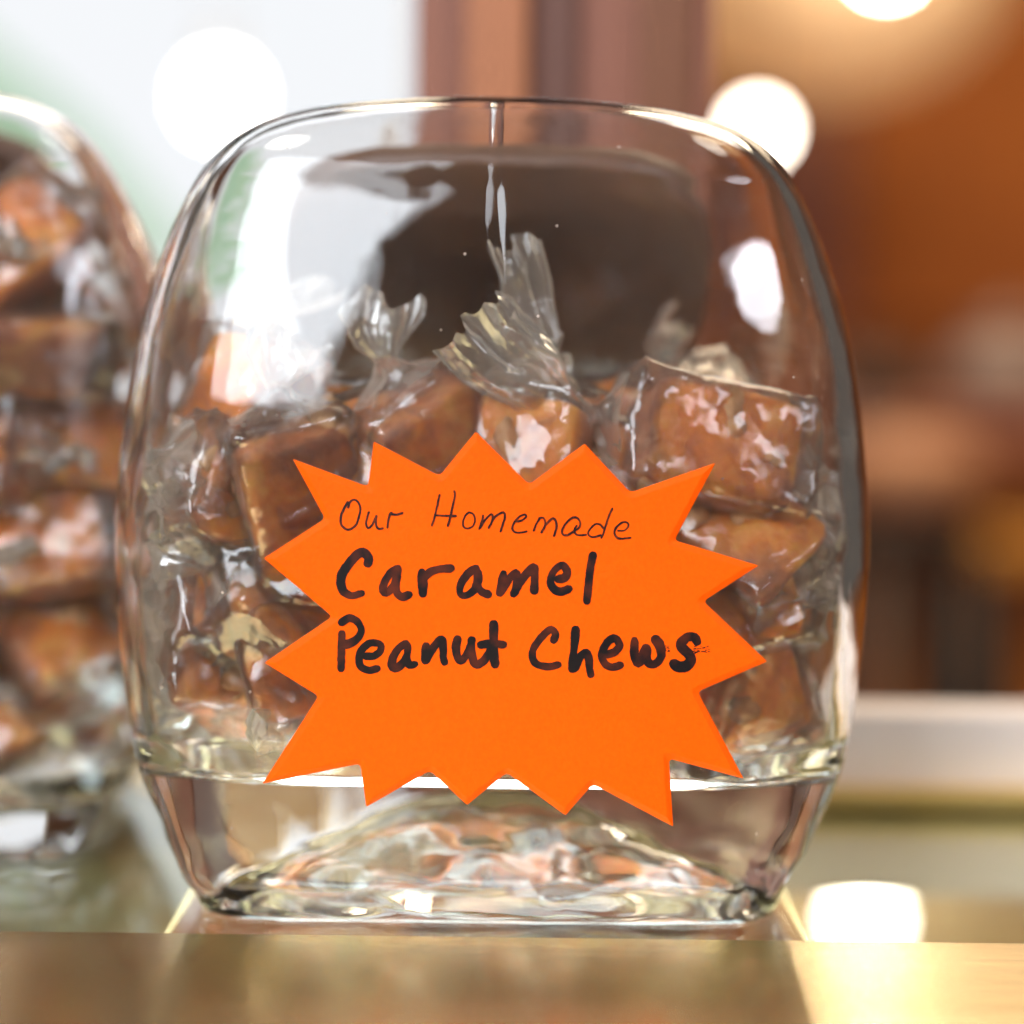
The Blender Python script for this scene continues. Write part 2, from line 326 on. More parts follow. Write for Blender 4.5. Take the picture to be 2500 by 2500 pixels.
# angles round the jar, crowded at the seam on the front
base_a = np.linspace(-math.pi, math.pi, 145)[:-1]
extra = np.array([-0.016, -0.010, -0.006, -0.003, 0.003, 0.006, 0.010, 0.016])
ANG = np.sort(np.unique(np.concatenate([base_a, extra])))          # 0 = front centre
def ring(hw, yf, yb, n, z):
    c = (yf + yb) / 2; hd = (yb - yf) / 2
    sx, cs = np.sin(ANG), -np.cos(ANG)
    x = hw * np.sign(sx) * np.abs(sx) ** (2 / n); y = c + hd * np.sign(cs) * np.abs(cs) ** (2 / n)
    return np.stack([x, y, np.full_like(x, z) if np.isscalar(z) else z], 1)
def smooth01(t): t = np.clip(t, 0, 1); return t * t * (3 - 2 * t)
T_WALL = 0.0047
FLOOR0, DOME, PUNT = 0.0315, 0.0105, (0.0075, 0.0215)
FLOOR2, DOME2, PUNT2 = 0.0110, 0.0040, (0.0030, 0.0040)      # the thinner-based jar beside it
def loft(rings, flip):
    n = len(ANG); V = np.concatenate(rings); F = []
    for i in range(len(rings) - 1):
        for k in range(n):
            k2 = (k + 1) % n; q = (i * n + k, i * n + k2, (i + 1) * n + k2, (i + 1) * n + k)
            F.append(q if not flip else q[::-1])
    last = len(rings) - 1
    a = tuple(range(n)); b = tuple(last * n + k for k in range(n))
    F.append(a[::-1] if not flip else a); F.append(b if not flip else b[::-1])
    return V, F
def jar_mesh(zf=FLOOR0, dome=DOME, punt=PUNT):
    rings = []
    hw0, yf0, yb0, n0 = 0.0665, 0.0145, 0.1055, 7.5
    c0, hd0 = (yf0 + yb0) / 2, (yb0 - yf0) / 2
    for s in np.concatenate([[0.03], np.linspace(0.1, 0.86, 16), [0.89, 0.90, 0.91, 0.92, 0.93, 0.94, 0.95, 0.96, 0.98]]):      # underside push-up
        zz = 0.0002 + punt[0] * float(smooth01((0.955 - s) / 0.06)) + punt[1] * max(0.0, 1 - (s / 0.92) ** 2.0)
        rings.append(ring(hw0 * s, c0 - hd0 * s, c0 + hd0 * s, 3.0 + 4.5 * s, zz))
    for t in np.concatenate([np.linspace(0, 0.12, 10), np.linspace(0.135, 0.78, 44), np.linspace(0.79, 1, 22)]):
        z, hw, yf, yb, n = catmull(np.array([t]))[0]
        r = ring(hw, yf, yb, n, float(z))
        # mould seam down the upper front
        if 0.09 < z < 0.188:
            w = np.exp(-(r[:, 0] / 0.0008) ** 2) * (r[:, 1] < (yf + yb) / 2); r[:, 1] += 0.00045 * w * min(1, (z - 0.09) / 0.02)
        rings.append(r)
    V, F = loft(rings, False)
    # cavity
    inner = []
    hwf, yff, ybf, nf = [float(q) for q in prof(zf + 0.004)]
    hwf -= T_WALL + 0.0010; yff += T_WALL + 0.001; ybf -= T_WALL + 0.001
    cf, hdf = (yff + ybf) / 2, (ybf - yff) / 2
    for s in np.concatenate([[0.03], np.linspace(0.1, 0.88, 14)]):
        zz = zf + dome * (1 - (s / 0.97) ** 2.4)
        inner.append(ring(hwf * s, cf - hdf * s, cf + hdf * s, 3.4 + 0.6 * s, zz))
    for a in np.linspace(0.1, 1, 6):                                                     # fillet
        th = a * math.pi / 2; k = 0.93 + 0.07 * math.sin(th)
        inner.append(ring(hwf * k, cf - hdf * k, cf + hdf * k, 4.0, zf + 0.0012 + 0.0045 * (1 - math.cos(th))))
    for z in np.concatenate([np.linspace(zf + 0.009, 0.155, 44), np.linspace(0.157, 0.168, 8)]):
        hw, yf, yb, n = [float(q) for q in prof(z)]
        inner.append(ring(hw - T_WALL, yf + T_WALL, yb - T_WALL, n, float(z)))
    for z in np.concatenate([np.linspace(0.1695, 0.182, 9), [0.1838, 0.1852, 0.1861, 0.1866]]):   # follows the dome, thinning to 3 mm
        zz = z + 0.0030 * (z - 0.168) / 0.0186
        hw, yf, yb, n = [float(q) for q in prof(zz)]
        k = (z - 0.168) / 0.0186; t = T_WALL * (1 - 0.75 * k); tc = min(t, (yb - yf) * 0.40)
        inner.append(ring(max(hw - t * (1 + .4 * k), 0.003), yf + tc, yb - tc, n, float(z)))
    V2, F2 = loft(inner, True)
    # hand-blown waviness
    for A, amp, sc in ((V, 0.00018, 38.0), (V2, 0.00022, 42.0)):
        for i in range(len(A)):
            p = Vector(A[i]) * sc
            k = 1 + 2.2 * float(smooth01(np.array((zf - 0.002 - A[i][2]) / 0.01)))      # the pressed base is more rippled
            A[i] += np.array(noise.noise_vector(p)) * amp * k + np.array(noise.noise_vector(p * 2.7)) * amp * 0.35 * (k - 1)
    # pressed ripples in the thick base
    for A, amp in ((V, 0.0013), (V2, 0.0012)):
        for i in range(len(A)):
            x, y, z = A[i]
            k = float(smooth01(np.array((zf - 0.004 - z) / 0.008))) * float(smooth01(np.array(z / 0.004)))
            if A is V2: k = float(smooth01(np.array((zf + dome + 0.002 - z) / 0.003))) * float(smooth01(np.array((1 - ((x / 0.075) ** 4 + ((y - .061) / 0.048) ** 4)) / 0.4)))
            if k > 0:
                A[i] += np.array(noise.noise_vector(Vector((x * 85, y * 95, z * 125)))) * amp * k
    V[:, 2] = np.maximum(V[:, 2], 0.0001)
    k = len(V)
    return mesh('jar_glass', np.concatenate([V, V2]), F + [tuple(q + k for q in f) for f in F2])
JAR_ME = jar_mesh()
JAR2_ME = jar_mesh(FLOOR2, DOME2, PUNT2)
def cavity_clamp(P, margin=0.0008, zf=FLOOR0, dome=DOME):
    """push points (jar space) inside the cavity"""
    P = P.copy()
    P[:, 2] = np.minimum(P[:, 2], 0.1745)
    P[:, 2] = np.maximum(P[:, 2], zf + 0.003)
    hw, yf, yb, n = prof(P[:, 2])
    low = np.clip((zf + 0.0095 - P[:, 2]) / 0.01, 0, 1)
    t = T_WALL + margin + 0.0025 * low
    hw = hw - t; yf = yf + t; yb = yb - t
    c, hd = (yf + yb) / 2, (yb - yf) / 2
    f = (np.abs(P[:, 0] / hw) ** n + np.abs((P[:, 1] - c) / hd) ** n) ** (1 / n)
    k = np.where(f > 1, 1 / np.maximum(f, 1e-6), 1.0)
    P[:, 0] *= k; P[:, 1] = c + (P[:, 1] - c) * k
    s = np.clip((np.abs(P[:, 0] / hw) ** 3 + np.abs((P[:, 1] - c) / hd) ** 3) ** (1 / 3), 0, 1)
    P[:, 2] = np.maximum(P[:, 2], zf + dome * np.maximum(0, 1 - s ** 2.4) + 0.0012 + 0.004 * np.clip((s - 0.9) / 0.1, 0, 1) ** 2)
    return P
def superdisc(rx, ry, n, zs, seg=64):
    vs_, fs = [], []
    for (k, z) in zs:
        for j in range(seg):
            a = 2 * math.pi * j / seg; c, s = math.cos(a), math.sin(a)
            vs_.append((rx * k * math.copysign(abs(c) ** (2 / n), c), ry * k * math.copysign(abs(s) ** (2 / n), s), z))
    for i in range(len(zs) - 1):
        for j in range(seg):
            j2 = (j + 1) % seg; fs.append((i * seg + j, i * seg + j2, (i + 1) * seg + j2, (i + 1) * seg + j))
    fs.append(tuple(range(seg))[::-1]); fs.append(tuple(range((len(zs) - 1) * seg, len(zs) * seg)))
    return vs_, fs
LID_ME = mesh('lid', *superdisc(0.055, 0.044, 3.4, [(0.97, 0), (1, 0.001), (1, 0.007), (0.97, 0.009), (0.9, 0.0095)]))
KNOB_ME = mesh('lid_knob', *superdisc(0.011, 0.011, 2, [(0.6, 0), (0.55, 0.006), (0.9, 0.010), (1, 0.014), (0.8, 0.018), (0.3, 0.0195)], 28))
RIM_ME = mesh('rim', *superdisc(0.047, 0.040, 3.2, [(1, -0.001), (1.01, 0.001), (1.01, 0.0022), (1, 0.0030)]))
def make_jar(loc, label, zscale=1.0, rz=0.0, me=None):
    r = empty('glass_jar', loc); r.rotation_euler = (0, 0, R(rz))
    r.scale = (1, 1, zscale)
    tag(r, label, 'jar', 'glass candy jars on the shelf')
    link('glass_body', me or JAR_ME, r, M['glass'])
    nrm = Vector((0, 0.655, 0.755)).normalized()
    p = Vector((0, 0.0905, 0.1437)) + nrm * 0.0033
    q = nrm.to_track_quat('Z', 'Y')
    lid = link('lid', LID_ME, r, M['lid'], p); lid.rotation_mode = 'QUATERNION'; lid.rotation_quaternion = q
    kb = link('knob', KNOB_ME, lid, M['lid'], (0, 0, 0.0094))
    return r
JX = -0.0046
JAR_LOC = Vector((JX, 0, 0.0002))
JAR2_LOC = Vector((-0.1765, 0.058, 0.0002)); JAR2_ZS = 1.05
jar = make_jar(JAR_LOC, 'clear glass candy jar half full of caramel chews behind the orange starburst sign')
jar2 = make_jar(JAR2_LOC, 'out-of-focus glass candy jar full of caramel chews, cut off by the left edge', JAR2_ZS, me=JAR2_ME)

# ================================================================== wrapped candies
BL, BW, BH = 0.0385, 0.0275, 0.0205
def block_mesh(seed):
    bm = bmesh.new(); bmesh.ops.create_cube(bm, size=1)
    bmesh.ops.subdivide_edges(bm, edges=list(bm.edges), cuts=7, use_grid_fill=True)
    rnd = random.Random(seed); lx, ly, lz = BL / 2 * rnd.uniform(.92, 1.02), BW / 2 * rnd.uniform(.9, 1.03), BH / 2 * rnd.uniform(.9, 1.08)
    off = Vector((seed * 3.1, seed * 1.7, 0))
    for v in bm.verts:
        c = v.co * 2
        k = 7.0; l = (abs(c.x) ** k + abs(c.y) ** k + abs(c.z) ** k) ** (1 / k); m_ = max(abs(c.x), abs(c.y), abs(c.z))
        c = c * (m_ / l)
        p = Vector((c.x * lx, c.y * ly, c.z * lz))
        p.x += c.z * 0.0015 * rnd.choice([1, 1]) + p.z * 0.08
        p += noise.noise_vector(p * 48 + off) * 0.0022 + noise.noise_vector(p * 110 + off) * 0.0007 + noise.noise_vector(p * 260 + off) * 0.0002
        v.co = p
    bmesh.ops.triangulate(bm, faces=[])
    return bm_mesh('caramel_block', bm, True)
BLOCKS = [block_mesh(s) for s in range(5)]
def peanut_mesh(seed):
    bm = bmesh.new(); bmesh.ops.create_icosphere(bm, subdivisions=2, radius=1)
    for v in bm.verts:
        p = v.co.copy(); q = Vector((p.x * 0.0056, p.y * 0.0037, p.z * 0.0024))
        if p.z < 0: q.z *= 0.4
        q += noise.noise_vector(p * 1.3 + Vector((seed * 5, 0, 0))) * 0.0021 + noise.noise_vector(p * 3.1 + Vector((seed * 3, 0, 0))) * 0.0006
        v.co = q
    return bm_mesh('peanut', bm, True)
PEANUTS = [peanut_mesh(s) for s in range(4)]

def wrapper_points(seed, tails, rows_body=34, rows_tail=20, seg=52, loose=1.5):
    """a twisted cellophane sleeve round the block; tails = two (vector, half width, width direction)"""
    rnd = random.Random(seed); th = np.linspace(0, 2 * math.pi, seg + 1)[:-1]
    ct, st = np.cos(th), np.sin(th); rows = []
    ex = BL / 2 + 0.0015; neck = 0.0060
    se = lambda n: (np.sign(ct) * np.abs(ct) ** (2 / n), np.sign(st) * np.abs(st) ** (2 / n))
    def tail(side):
        vec, hw, wd = tails[side]; sg = -1 if side == 0 else 1
        P0 = Vector((sg * (ex + neck), 0, 0)); P1 = P0 + Vector((sg * 0.004, 0, 0)) + vec * 0.15; P2 = P0 + vec
        ph = rnd.uniform(0, 6); k1 = rnd.uniform(4, 7); out = []
        for j in range(rows_tail):
            t = (j + 1) / rows_tail
            c = P0.lerp(P1, t).lerp(P1.lerp(P2, t), t)
            tan = ((P1 - P0) * (1 - t) + (P2 - P1) * t).normalized()
            wv = (wd - tan * wd.dot(tan)); wv = wv.normalized() if wv.length > 1e-4 else tan.orthogonal().normalized()
            nv = tan.cross(wv)
            w = 0.0018 + (hw - 0.0018) * float(smooth01(np.array(t * 1.15))) ; thk = 0.0012 - 0.0009 * t
            pleat = np.sin(ct * k1 + ph) * 0.0022 * t * (hw / 0.010) + np.sin(ct * k1 * 2.3 + ph * 2) * 0.0009 * t
            a = ct * w; b = st * thk + pleat
            jag = (np.sin(ct * 5 + ph) * 0.0014 + np.sin(ct * 13 + ph) * 0.0006) * t
            A = np.array(c)[None] + a[:, None] * np.array(wv)[None] + b[:, None] * np.array(nv)[None] + jag[:, None] * np.array(tan)[None]
            out.append(A)
        return out
    rows += tail(0)[::-1]
    def cs(x, k):      # k 0 body, 1 neck
        n = 7.0 - 5.0 * k; a, b = se(n)
        hy = (BW / 2 + 0.0010) * (1 - k) + 0.0021 * k; hz = (BH / 2 + 0.0010) * (1 - k) + 0.0019 * k
        pl = 1 + 0.28 * k * (1 - 0.5 * k) * np.sin(th * 7 + seed)
        return np.stack([np.full(seg, x), a * hy * pl, b * hz * pl], 1)
    for j in range(5): u = j / 5; rows.append(cs(-(ex + neck * (1 - u)), float(smooth01(np.array(1 - u)))))
    for j in range(rows_body): rows.append(cs(-ex + 2 * ex * j / (rows_body - 1), 0.0))
    for j in range(5): u = (j + 1) / 5; rows.append(cs(ex + neck * u, float(smooth01(np.array(u)))))
    rows += tail(1)
    A = np.concatenate(rows); off = Vector((seed * 2.7, seed * 1.3, seed * .7))
    for i in range(len(A)):
        p = Vector(A[i]); v1 = noise.noise_vector(p * 90 + off)
        r1 = 1 - abs(noise.noise(p * 75 + off * 2)) * 3.2; r2 = 1 - abs(noise.noise(p * 190 + off)) * 3.2
        d = Vector((p.x * 0.1, p.y, p.z)); d = d.normalized() if d.length > 1e-5 else Vector((0, 0, 1))
        k = 0.30 + 1.15 * min(1, max(0, (abs(p.x) - ex + 0.002) / 0.004))      # tight on the block, loose at the ends
        p = p + v1 * 0.0010 * k + d * (max(0, r1) * 0.0018 + max(0, r2) * 0.0005) * k
        A[i] = p
    F = []; nr = len(rows)
    for i in range(nr - 1):
        for k in range(seg):
            k2 = (k + 1) % seg; F.append((i * seg + k, i * seg + k2, (i + 1) * seg + k2, (i + 1) * seg + k))
    return A, F

count = [0]
def chew(jar_loc, zs, pos, tilt, yaw, spin, label, group, tails=None, seed=None, npeanut=8, detail=1.0):
    """pos in world metres; tilt turns in the picture plane, yaw about the height, spin about its own length"""
    count[0] += 1; seed = seed if seed is not None else count[0]
    rnd = random.Random(seed * 13 + 1); fl = (FLOOR0, DOME) if zs == 1.0 else (FLOOR2, DOME2)
    q = (Matrix.Rotation(R(tilt), 3, 'Y') @ Matrix.Rotation(R(yaw), 3, 'Z') @ Matrix.Rotation(R(spin), 3, 'X'))
    Rm = np.array(q); inv = np.array(q.transposed())
    # keep the block inside the glass
    crn = np.array([(sx * BL / 2 * .97, sy * BW / 2 * .97, sz * BH / 2 * .97) for sx in (-1, 1) for sy in (-1, 1) for sz in (-1, 1)])
    p = np.array(pos) - np.array(jar_loc); p[2] /= zs
    for _ in range(14):
        w = crn @ Rm.T + p; c = cavity_clamp(w, 0.0016, *fl); dlt = c - w
        i = np.argmax(np.abs(dlt), axis=0); mv = np.array([dlt[i[k], k] for k in range(3)])
        if np.abs(mv).max() < 1e-5: break
        p = p + mv * 0.8
    e = empty('caramel_chew', tuple(p * np.array([1, 1, zs]) + np.array(jar_loc)), q.to_quaternion())
    tag(e, label, 'candy', group)
    blk = link('caramel_block', BLOCKS[seed % 5], e, M['caramel'])
    for k in range(npeanut):
        face = rnd.choice([1, -1, 1, -1, 2, -2]); u, v = rnd.uniform(-.75, .75), rnd.uniform(-.6, .6)
        pn = link('peanut', PEANUTS[rnd.randrange(4)], blk, M['peanut'])
        if abs(face) == 1: pn.location = (u * BL / 2, v * BW / 2, face * (BH / 2 - 0.0016)); nn = Vector((0, 0, face))
        else: pn.location = (u * BL / 2, math.copysign(BW / 2 - 0.0016, face), v * BH / 2); nn = Vector((0, math.copysign(1, face), 0))
        k_ = rnd.uniform(.55, 1.15); pn.scale = (k_ * rnd.uniform(.8, 1.3), k_, k_)
        pn.rotation_mode = 'QUATERNION'
        pn.rotation_quaternion = nn.to_track_quat('Z', 'Y') @ Euler((0, 0, rnd.uniform(0, 6))).to_quaternion()
    tl = []
    for side in (0, 1):
        t = tails[side] if tails and tails[side] else None
        sg = -1 if side == 0 else 1
        if t:      # world vector, half width, world width direction
            tl.append((Vector(inv @ np.array(t[0])), t[1], Vector(inv @ np.array(t[2]))))
        else:
            tl.append((Vector((sg * rnd.uniform(.008, .014), rnd.uniform(-.009, .009), rnd.uniform(-.009, .009))), rnd.uniform(.006, .011), Vector((0, rnd.uniform(-1, 1), rnd.uniform(-1, 1)))))
    if detail > 0.7: A, F = wrapper_points(seed, tl)
    else: A, F = wrapper_points(seed, tl, 18, 10, 32)
    Wd = A @ Rm.T + p
    Wd = cavity_clamp(Wd, 0.0005, *fl)
    A = (Wd - p) @ Rm
    me = mesh('wrapper', A, F); wr = link('wrapper', me, e, M['film']); me.materials.append(M['film_loose'])
    nb, nt_, sg_ = (34, 20, 52) if detail > 0.7 else (18, 10, 32)
    me.polygons.foreach_set('material_index', [0 if nt_ + 3 <= (i // sg_) < nt_ + 7 + nb else 1 for i in range(len(me.polygons))])
    return e

G1 = 'caramel chews showing in the main jar'
v = lambda *a: tuple(a)
C_ = lambda pos, tilt, yaw, spin, label, **k: chew(JAR_LOC, 1.0, pos, tilt, yaw, spin, label, G1, **k)
IMG = (0.7, 0, 0.7)
C_((0.0457, .030, .1085), 12, 8, 68, 'large mauve-brown caramel chew lying highest at the right, above the sign', seed=21,
   tails=[(v(-.030, -.010, .022), .0095, v(.6, .1, .8)), (v(.010, -.012, -.014), .010, v(.5, .5, .5))])
C_((0.0600, .025, .0893), 35, -24, 60, 'chew below the highest right-hand chew, level with the sign’s upper right spike', seed=22,
   tails=[None, (v(.002, .005, .001), .0035, v(0, 1, 0))])
C_((0.0430, .046, .0862), 28, 15, 30, 'amber chew wedged behind the sign’s upper right spikes', seed=23)
C_((0.0600, .024, .0720), -18, -8, 75, 'tan chew between the two right-hand spikes of the sign', seed=24,
   tails=[None, (v(.010, -.003, -.014), .009, v(1, .2, 0))])
C_((0.0600, .036, .0590), 55, 0, 20, 'chew with crumpled wrapper under the sign’s lowest right side spike', seed=25,
   tails=[(v(-.010, -.012, .008), .011, v(.4, 0, 1)), (v(.006, -.010, -.006), .010, v(1, 0, .6))])
C_((0.0600, .024, .0490), 72, 5, 80, 'dark brown chew resting on the jar floor at the right', seed=26,
   tails=[None, (v(.006, -.006, -.010), .010, v(1, .2, .3))])
C_((-0.0710, .036, .1120), -70, 10, 40, 'pale wrapped chew on top of the pile at the far left', seed=27,
   tails=[(v(.006, -.006, .018), .015, v(1, .1, 0)), None])
C_((-0.0740, .025, .0940), 25, 28, 65, 'second chew down against the left glass wall', seed=28,
   tails=[(v(-.002, .005, .001), .0035, v(0, 1, 0)), (v(.010, -.006, .010), .010, v(.3, .2, 1))])
C_((-0.0730, .025, .0715), 4, 22, 55, 'amber-topped chew at the left, third down the glass wall', seed=29,
   tails=[(v(-.002, .005, .001), .0035, v(0, 1, 0)), (v(.012, -.004, .010), .011, v(.4, .1, 1))])
C_((-0.0490, .028, .0935), 80, 8, 72, 'upright chew behind the upper left spike of the sign', seed=30,
   tails=[(v(.004, 0, .014), .009, v(1, .2, 0)), None])
C_((-0.0500, .027, .0650), 74, -6, 78, 'upright amber chew between the sign’s two left-hand spikes', seed=31)
C_((-0.0730, .026, .0490), 8, 18, 70, 'brown chew resting on the jar floor in the left corner', seed=32,
   tails=[(v(-.002, .005, .001), .0035, v(0, 1, 0)), (v(.012, -.008, .014), .010, v(.3, .2, 1))])
C_((-0.0480, .030, .0450), 40, 12, 30, 'crumple-wrapped chew beside the sign’s lower left spike', seed=33,
   tails=[(v(-.010, -.006, .010), .011, v(.5, .2, 1)), None])
C_((-0.0370, .034, .1040), -16, 10, 66, 'chew with flared wrapper on top of the pile, left of the sign’s highest spike', seed=34,
   tails=[(v(-.016, -.010, .004), .013, v(.2, .1, 1)), (v(.026, -.006, .009), .012, v(-.3, .1, 1))])
C_((-0.0150, .034, .1030), 60, 10, 70, 'chew directly behind the sign’s highest spike', seed=35,
   tails=[(v(-.002, .0, .016), .009, v(1, .2, 0)), None])
C_((0.0040, .030, .1010), -82, 4, 66, 'chew with a tall upright wrapper tail in the middle of the pile', seed=36,
   tails=[None, (v(-.007, -.002, .027), .0062, v(1, .15, .3))])
C_((0.0250, .034, .0985), 18, 6, 60, 'chew in the notch between the sign’s two middle upper spikes', seed=37)
G2 = 'caramel chews hidden behind the sign'
G3 = 'caramel chews at the back of the main jar'
rf = random.Random(3)
for (x, z) in [(-.028, .082), (-.005, .080), (.018, .078), (-.026, .060), (.000, .058), (.027, .057), (-.022, .0475), (.010, .0490), (.036, .0470)]:
    chew(JAR_LOC, 1.0, (x + JX, .027 + rf.uniform(0, .006), z), rf.uniform(-40, 40), rf.uniform(-20, 20), rf.uniform(40, 90),
         'caramel chew against the front glass, covered by the orange sign', G2, detail=.5, npeanut=3)
for Y in (.062, .094):
    for j, z in enumerate((.048, .070, .091, .108)):
        if Y > .09 and j == 3: continue
        for i in range(4):
            x = -.062 + .0405 * i + (0.012 if j % 2 else -.002)
            chew(JAR_LOC, 1.0, (x + rf.uniform(-.005, .005) + JX, Y + rf.uniform(-.005, .005), z + rf.uniform(-.005, .004)), rf.uniform(-50, 50), rf.uniform(-60, 60), rf.uniform(0, 90),
                 'caramel chew deep in the back of the jar behind the front row', G3, detail=.5, npeanut=3)
G4 = 'caramel chews filling the jar at the left edge'
ROWS = ['bottom row', 'second row up', 'third row up', 'fourth row up', 'fifth row up', 'top row']
COLS = ['column farthest left', 'second column from its left', 'second column from its right', 'column nearest the main jar']
for li, Y in enumerate((.029, .064)):
    for j, z in enumerate((.026, .050, .075, .098, .121, .144)):
        if z > .14 and li == 1: continue
        for i in range(4):
            x = -.050 + .037 * i + (0.008 if j % 2 else -.006)
            chew(JAR2_LOC, JAR2_ZS, (x + rf.uniform(-.005, .005) + JAR2_LOC.x, Y + rf.uniform(-.004, .004) + JAR2_LOC.y, z * JAR2_ZS + rf.uniform(-.004, .004)),
                 rf.uniform(-60, 60), rf.uniform(-40, 40), rf.uniform(0, 90),
                 ('blurred caramel chew in the left-edge jar, %s, %s' % (ROWS[j], COLS[i])) if li == 0 else 'caramel chew buried behind the front layer of the left-edge jar', G4, detail=.5, npeanut=3)

# ================================================================== starburst sign
PXM = 0.5 / 4293 * 1932 / 2500                # metres for one photograph pixel (2500 px wide) at the sign
SCX, SCY = 1265.0, 1530.0                     # sign centre in that scale
def sgn(x, y): return ((x - SCX) * PXM, -(y - SCY) * PXM)
OUT = [(155,198),(432,293),(448,128),(690,247),(818,83),(1015,270),(1213,117),(1383,290),(1690,175),(1548,460),(1858,545),(1660,680),
       (1900,895),(1648,1010),(1826,1327),(1550,1257),(1573,1508),(1275,1357),(1178,1475),(960,1322),(818,1445),(680,1322),(450,1462),
       (425,1303),(68,1388),(268,1060),(68,943),(312,768),(58,562),(278,412)]
OUT = [sgn(600 + x * .67288, 1000 + y * .67288) for x, y in OUT]
def bend(x, z):      # the card follows the bulge of the glass and its points curl a little
    return 0.42 * x * x + 0.25 * (z - 0.01) ** 2 - 0.0007 * noise.noise(Vector((x * 28, 0.3, z * 28)))
def sign_mesh():
    P = [Vector((a, b)) for a, b in OUT][::-1]      # counter-clockwise seen from the front
    n = len(P)
    ar = sum(P[i].x * P[(i + 1) % n].y - P[(i + 1) % n].x * P[i].y for i in range(n))
    if ar < 0: P = P[::-1]
    def offset(d):
        Q = []
        for i in range(n):
            a, b, c = P[i - 1], P[i], P[(i + 1) % n]
            d1 = (b - a).normalized(); d2 = (c - b).normalized()
            n1 = Vector((-d1.y, d1.x)); n2 = Vector((-d2.y, d2.x))
            Q.append(b + (n1 + n2) * (d / (1 + n1.dot(n2))))
        return Q
    def rounded(Q, rt, rv):
        out = []
        for i in range(n):
            a, b, c = Q[i - 1], Q[i], Q[(i + 1) % n]
            d1 = (b - a).normalized(); d2 = (c - b).normalized()
            r = rv if d1.x * d2.y - d1.y * d2.x < 0 else rt
            s, e = b - d1 * r, b + d2 * r
            for t in (0, .25, .5, .75, 1):
                out.append(s.lerp(b, t).lerp(b.lerp(e, t), t))
        return out
    rings = [(rounded(offset(0.0), .0004, .0011), 0.0), (rounded(offset(0.0), .0004, .0011), -0.00025),
             (rounded(offset(.00115), .0003, .0016), -0.00088), (rounded(offset(.00145), .0003, .0018), -0.00096)]
    m_ = len(rings[0][0]); V = []; F = []
    for q, y in rings: V += [(p.x, y, p.y) for p in q]
    mats = []
    for i in range(len(rings) - 1):
        for k in range(m_):
            k2 = (k + 1) % m_; F.append((i * m_ + k, i * m_ + k2, (i + 1) * m_ + k2, (i + 1) * m_ + k)); mats.append(1 if i == 0 else 0)
    for ri, fl in ((len(rings) - 1, False), (0, True)):
        tri = tessellate_polygon([[Vector((p.x, p.y, 0)) for p in rings[ri][0]]])
        for t in tri:
            a, b, c = [rings[ri][0][q] for q in t]
            ccw = (b - a).x * (c - a).y - (b - a).y * (c - a).x > 0
            t = tuple(ri * m_ + q for q in t)
            if ccw == fl: t = t[::-1]
            F.append(t); mats.append(0)
    bm = bmesh.new(); bvs = [bm.verts.new(q) for q in V]
    for f, mi in zip(F, mats):
        bf = bm.faces.new([bvs[q] for q in f]); bf.material_index = mi
    for _ in range(3):
        long_e = [e for e in bm.edges if e.calc_length() > 0.006]
        if not long_e: break
        bmesh.ops.subdivide_edges(bm, edges=long_e, cuts=1, use_grid_fill=False)
        bmesh.ops.triangulate(bm, faces=[f for f in bm.faces if len(f.verts) > 3])
    for q in bm.verts: q.co.y += bend(q.co.x, q.co.z)
    me = bm_mesh('card', bm)
    me.materials.append(M['card']); me.materials.append(M['card_edge'])
    return me
SIGN_Z = 0.0
def world_at_sign():
    # height of the sign centre on the jar front
    f = 4293.0; th = math.atan((966 - 690) / f); ro = R(0.7)
    u, w = (SCX * .7728 - 966) / f, -(SCY * .7728 - 966) / f
    u, w = math.cos(ro) * u - math.sin(ro) * w, math.sin(ro) * u + math.cos(ro) * w
    d = Vector((u, math.cos(th) + w * math.sin(th), -math.sin(th) + w * math.cos(th)))
    t = (0.5 - 0.0018) / d.y
    return Vector((0, -.5, 0.1277)) + d * t
sc0 = world_at_sign()
sign = empty('starburst_sign', sc0); sign.rotation_euler = (R(-1.2), R(0.7), 0)
tag(sign, 'orange starburst card sign with black handwriting stuck to the front of the jar', 'sign')
card = bpy.data.objects.new('card', sign_mesh()); COL.objects.link(card); card.parent = sign

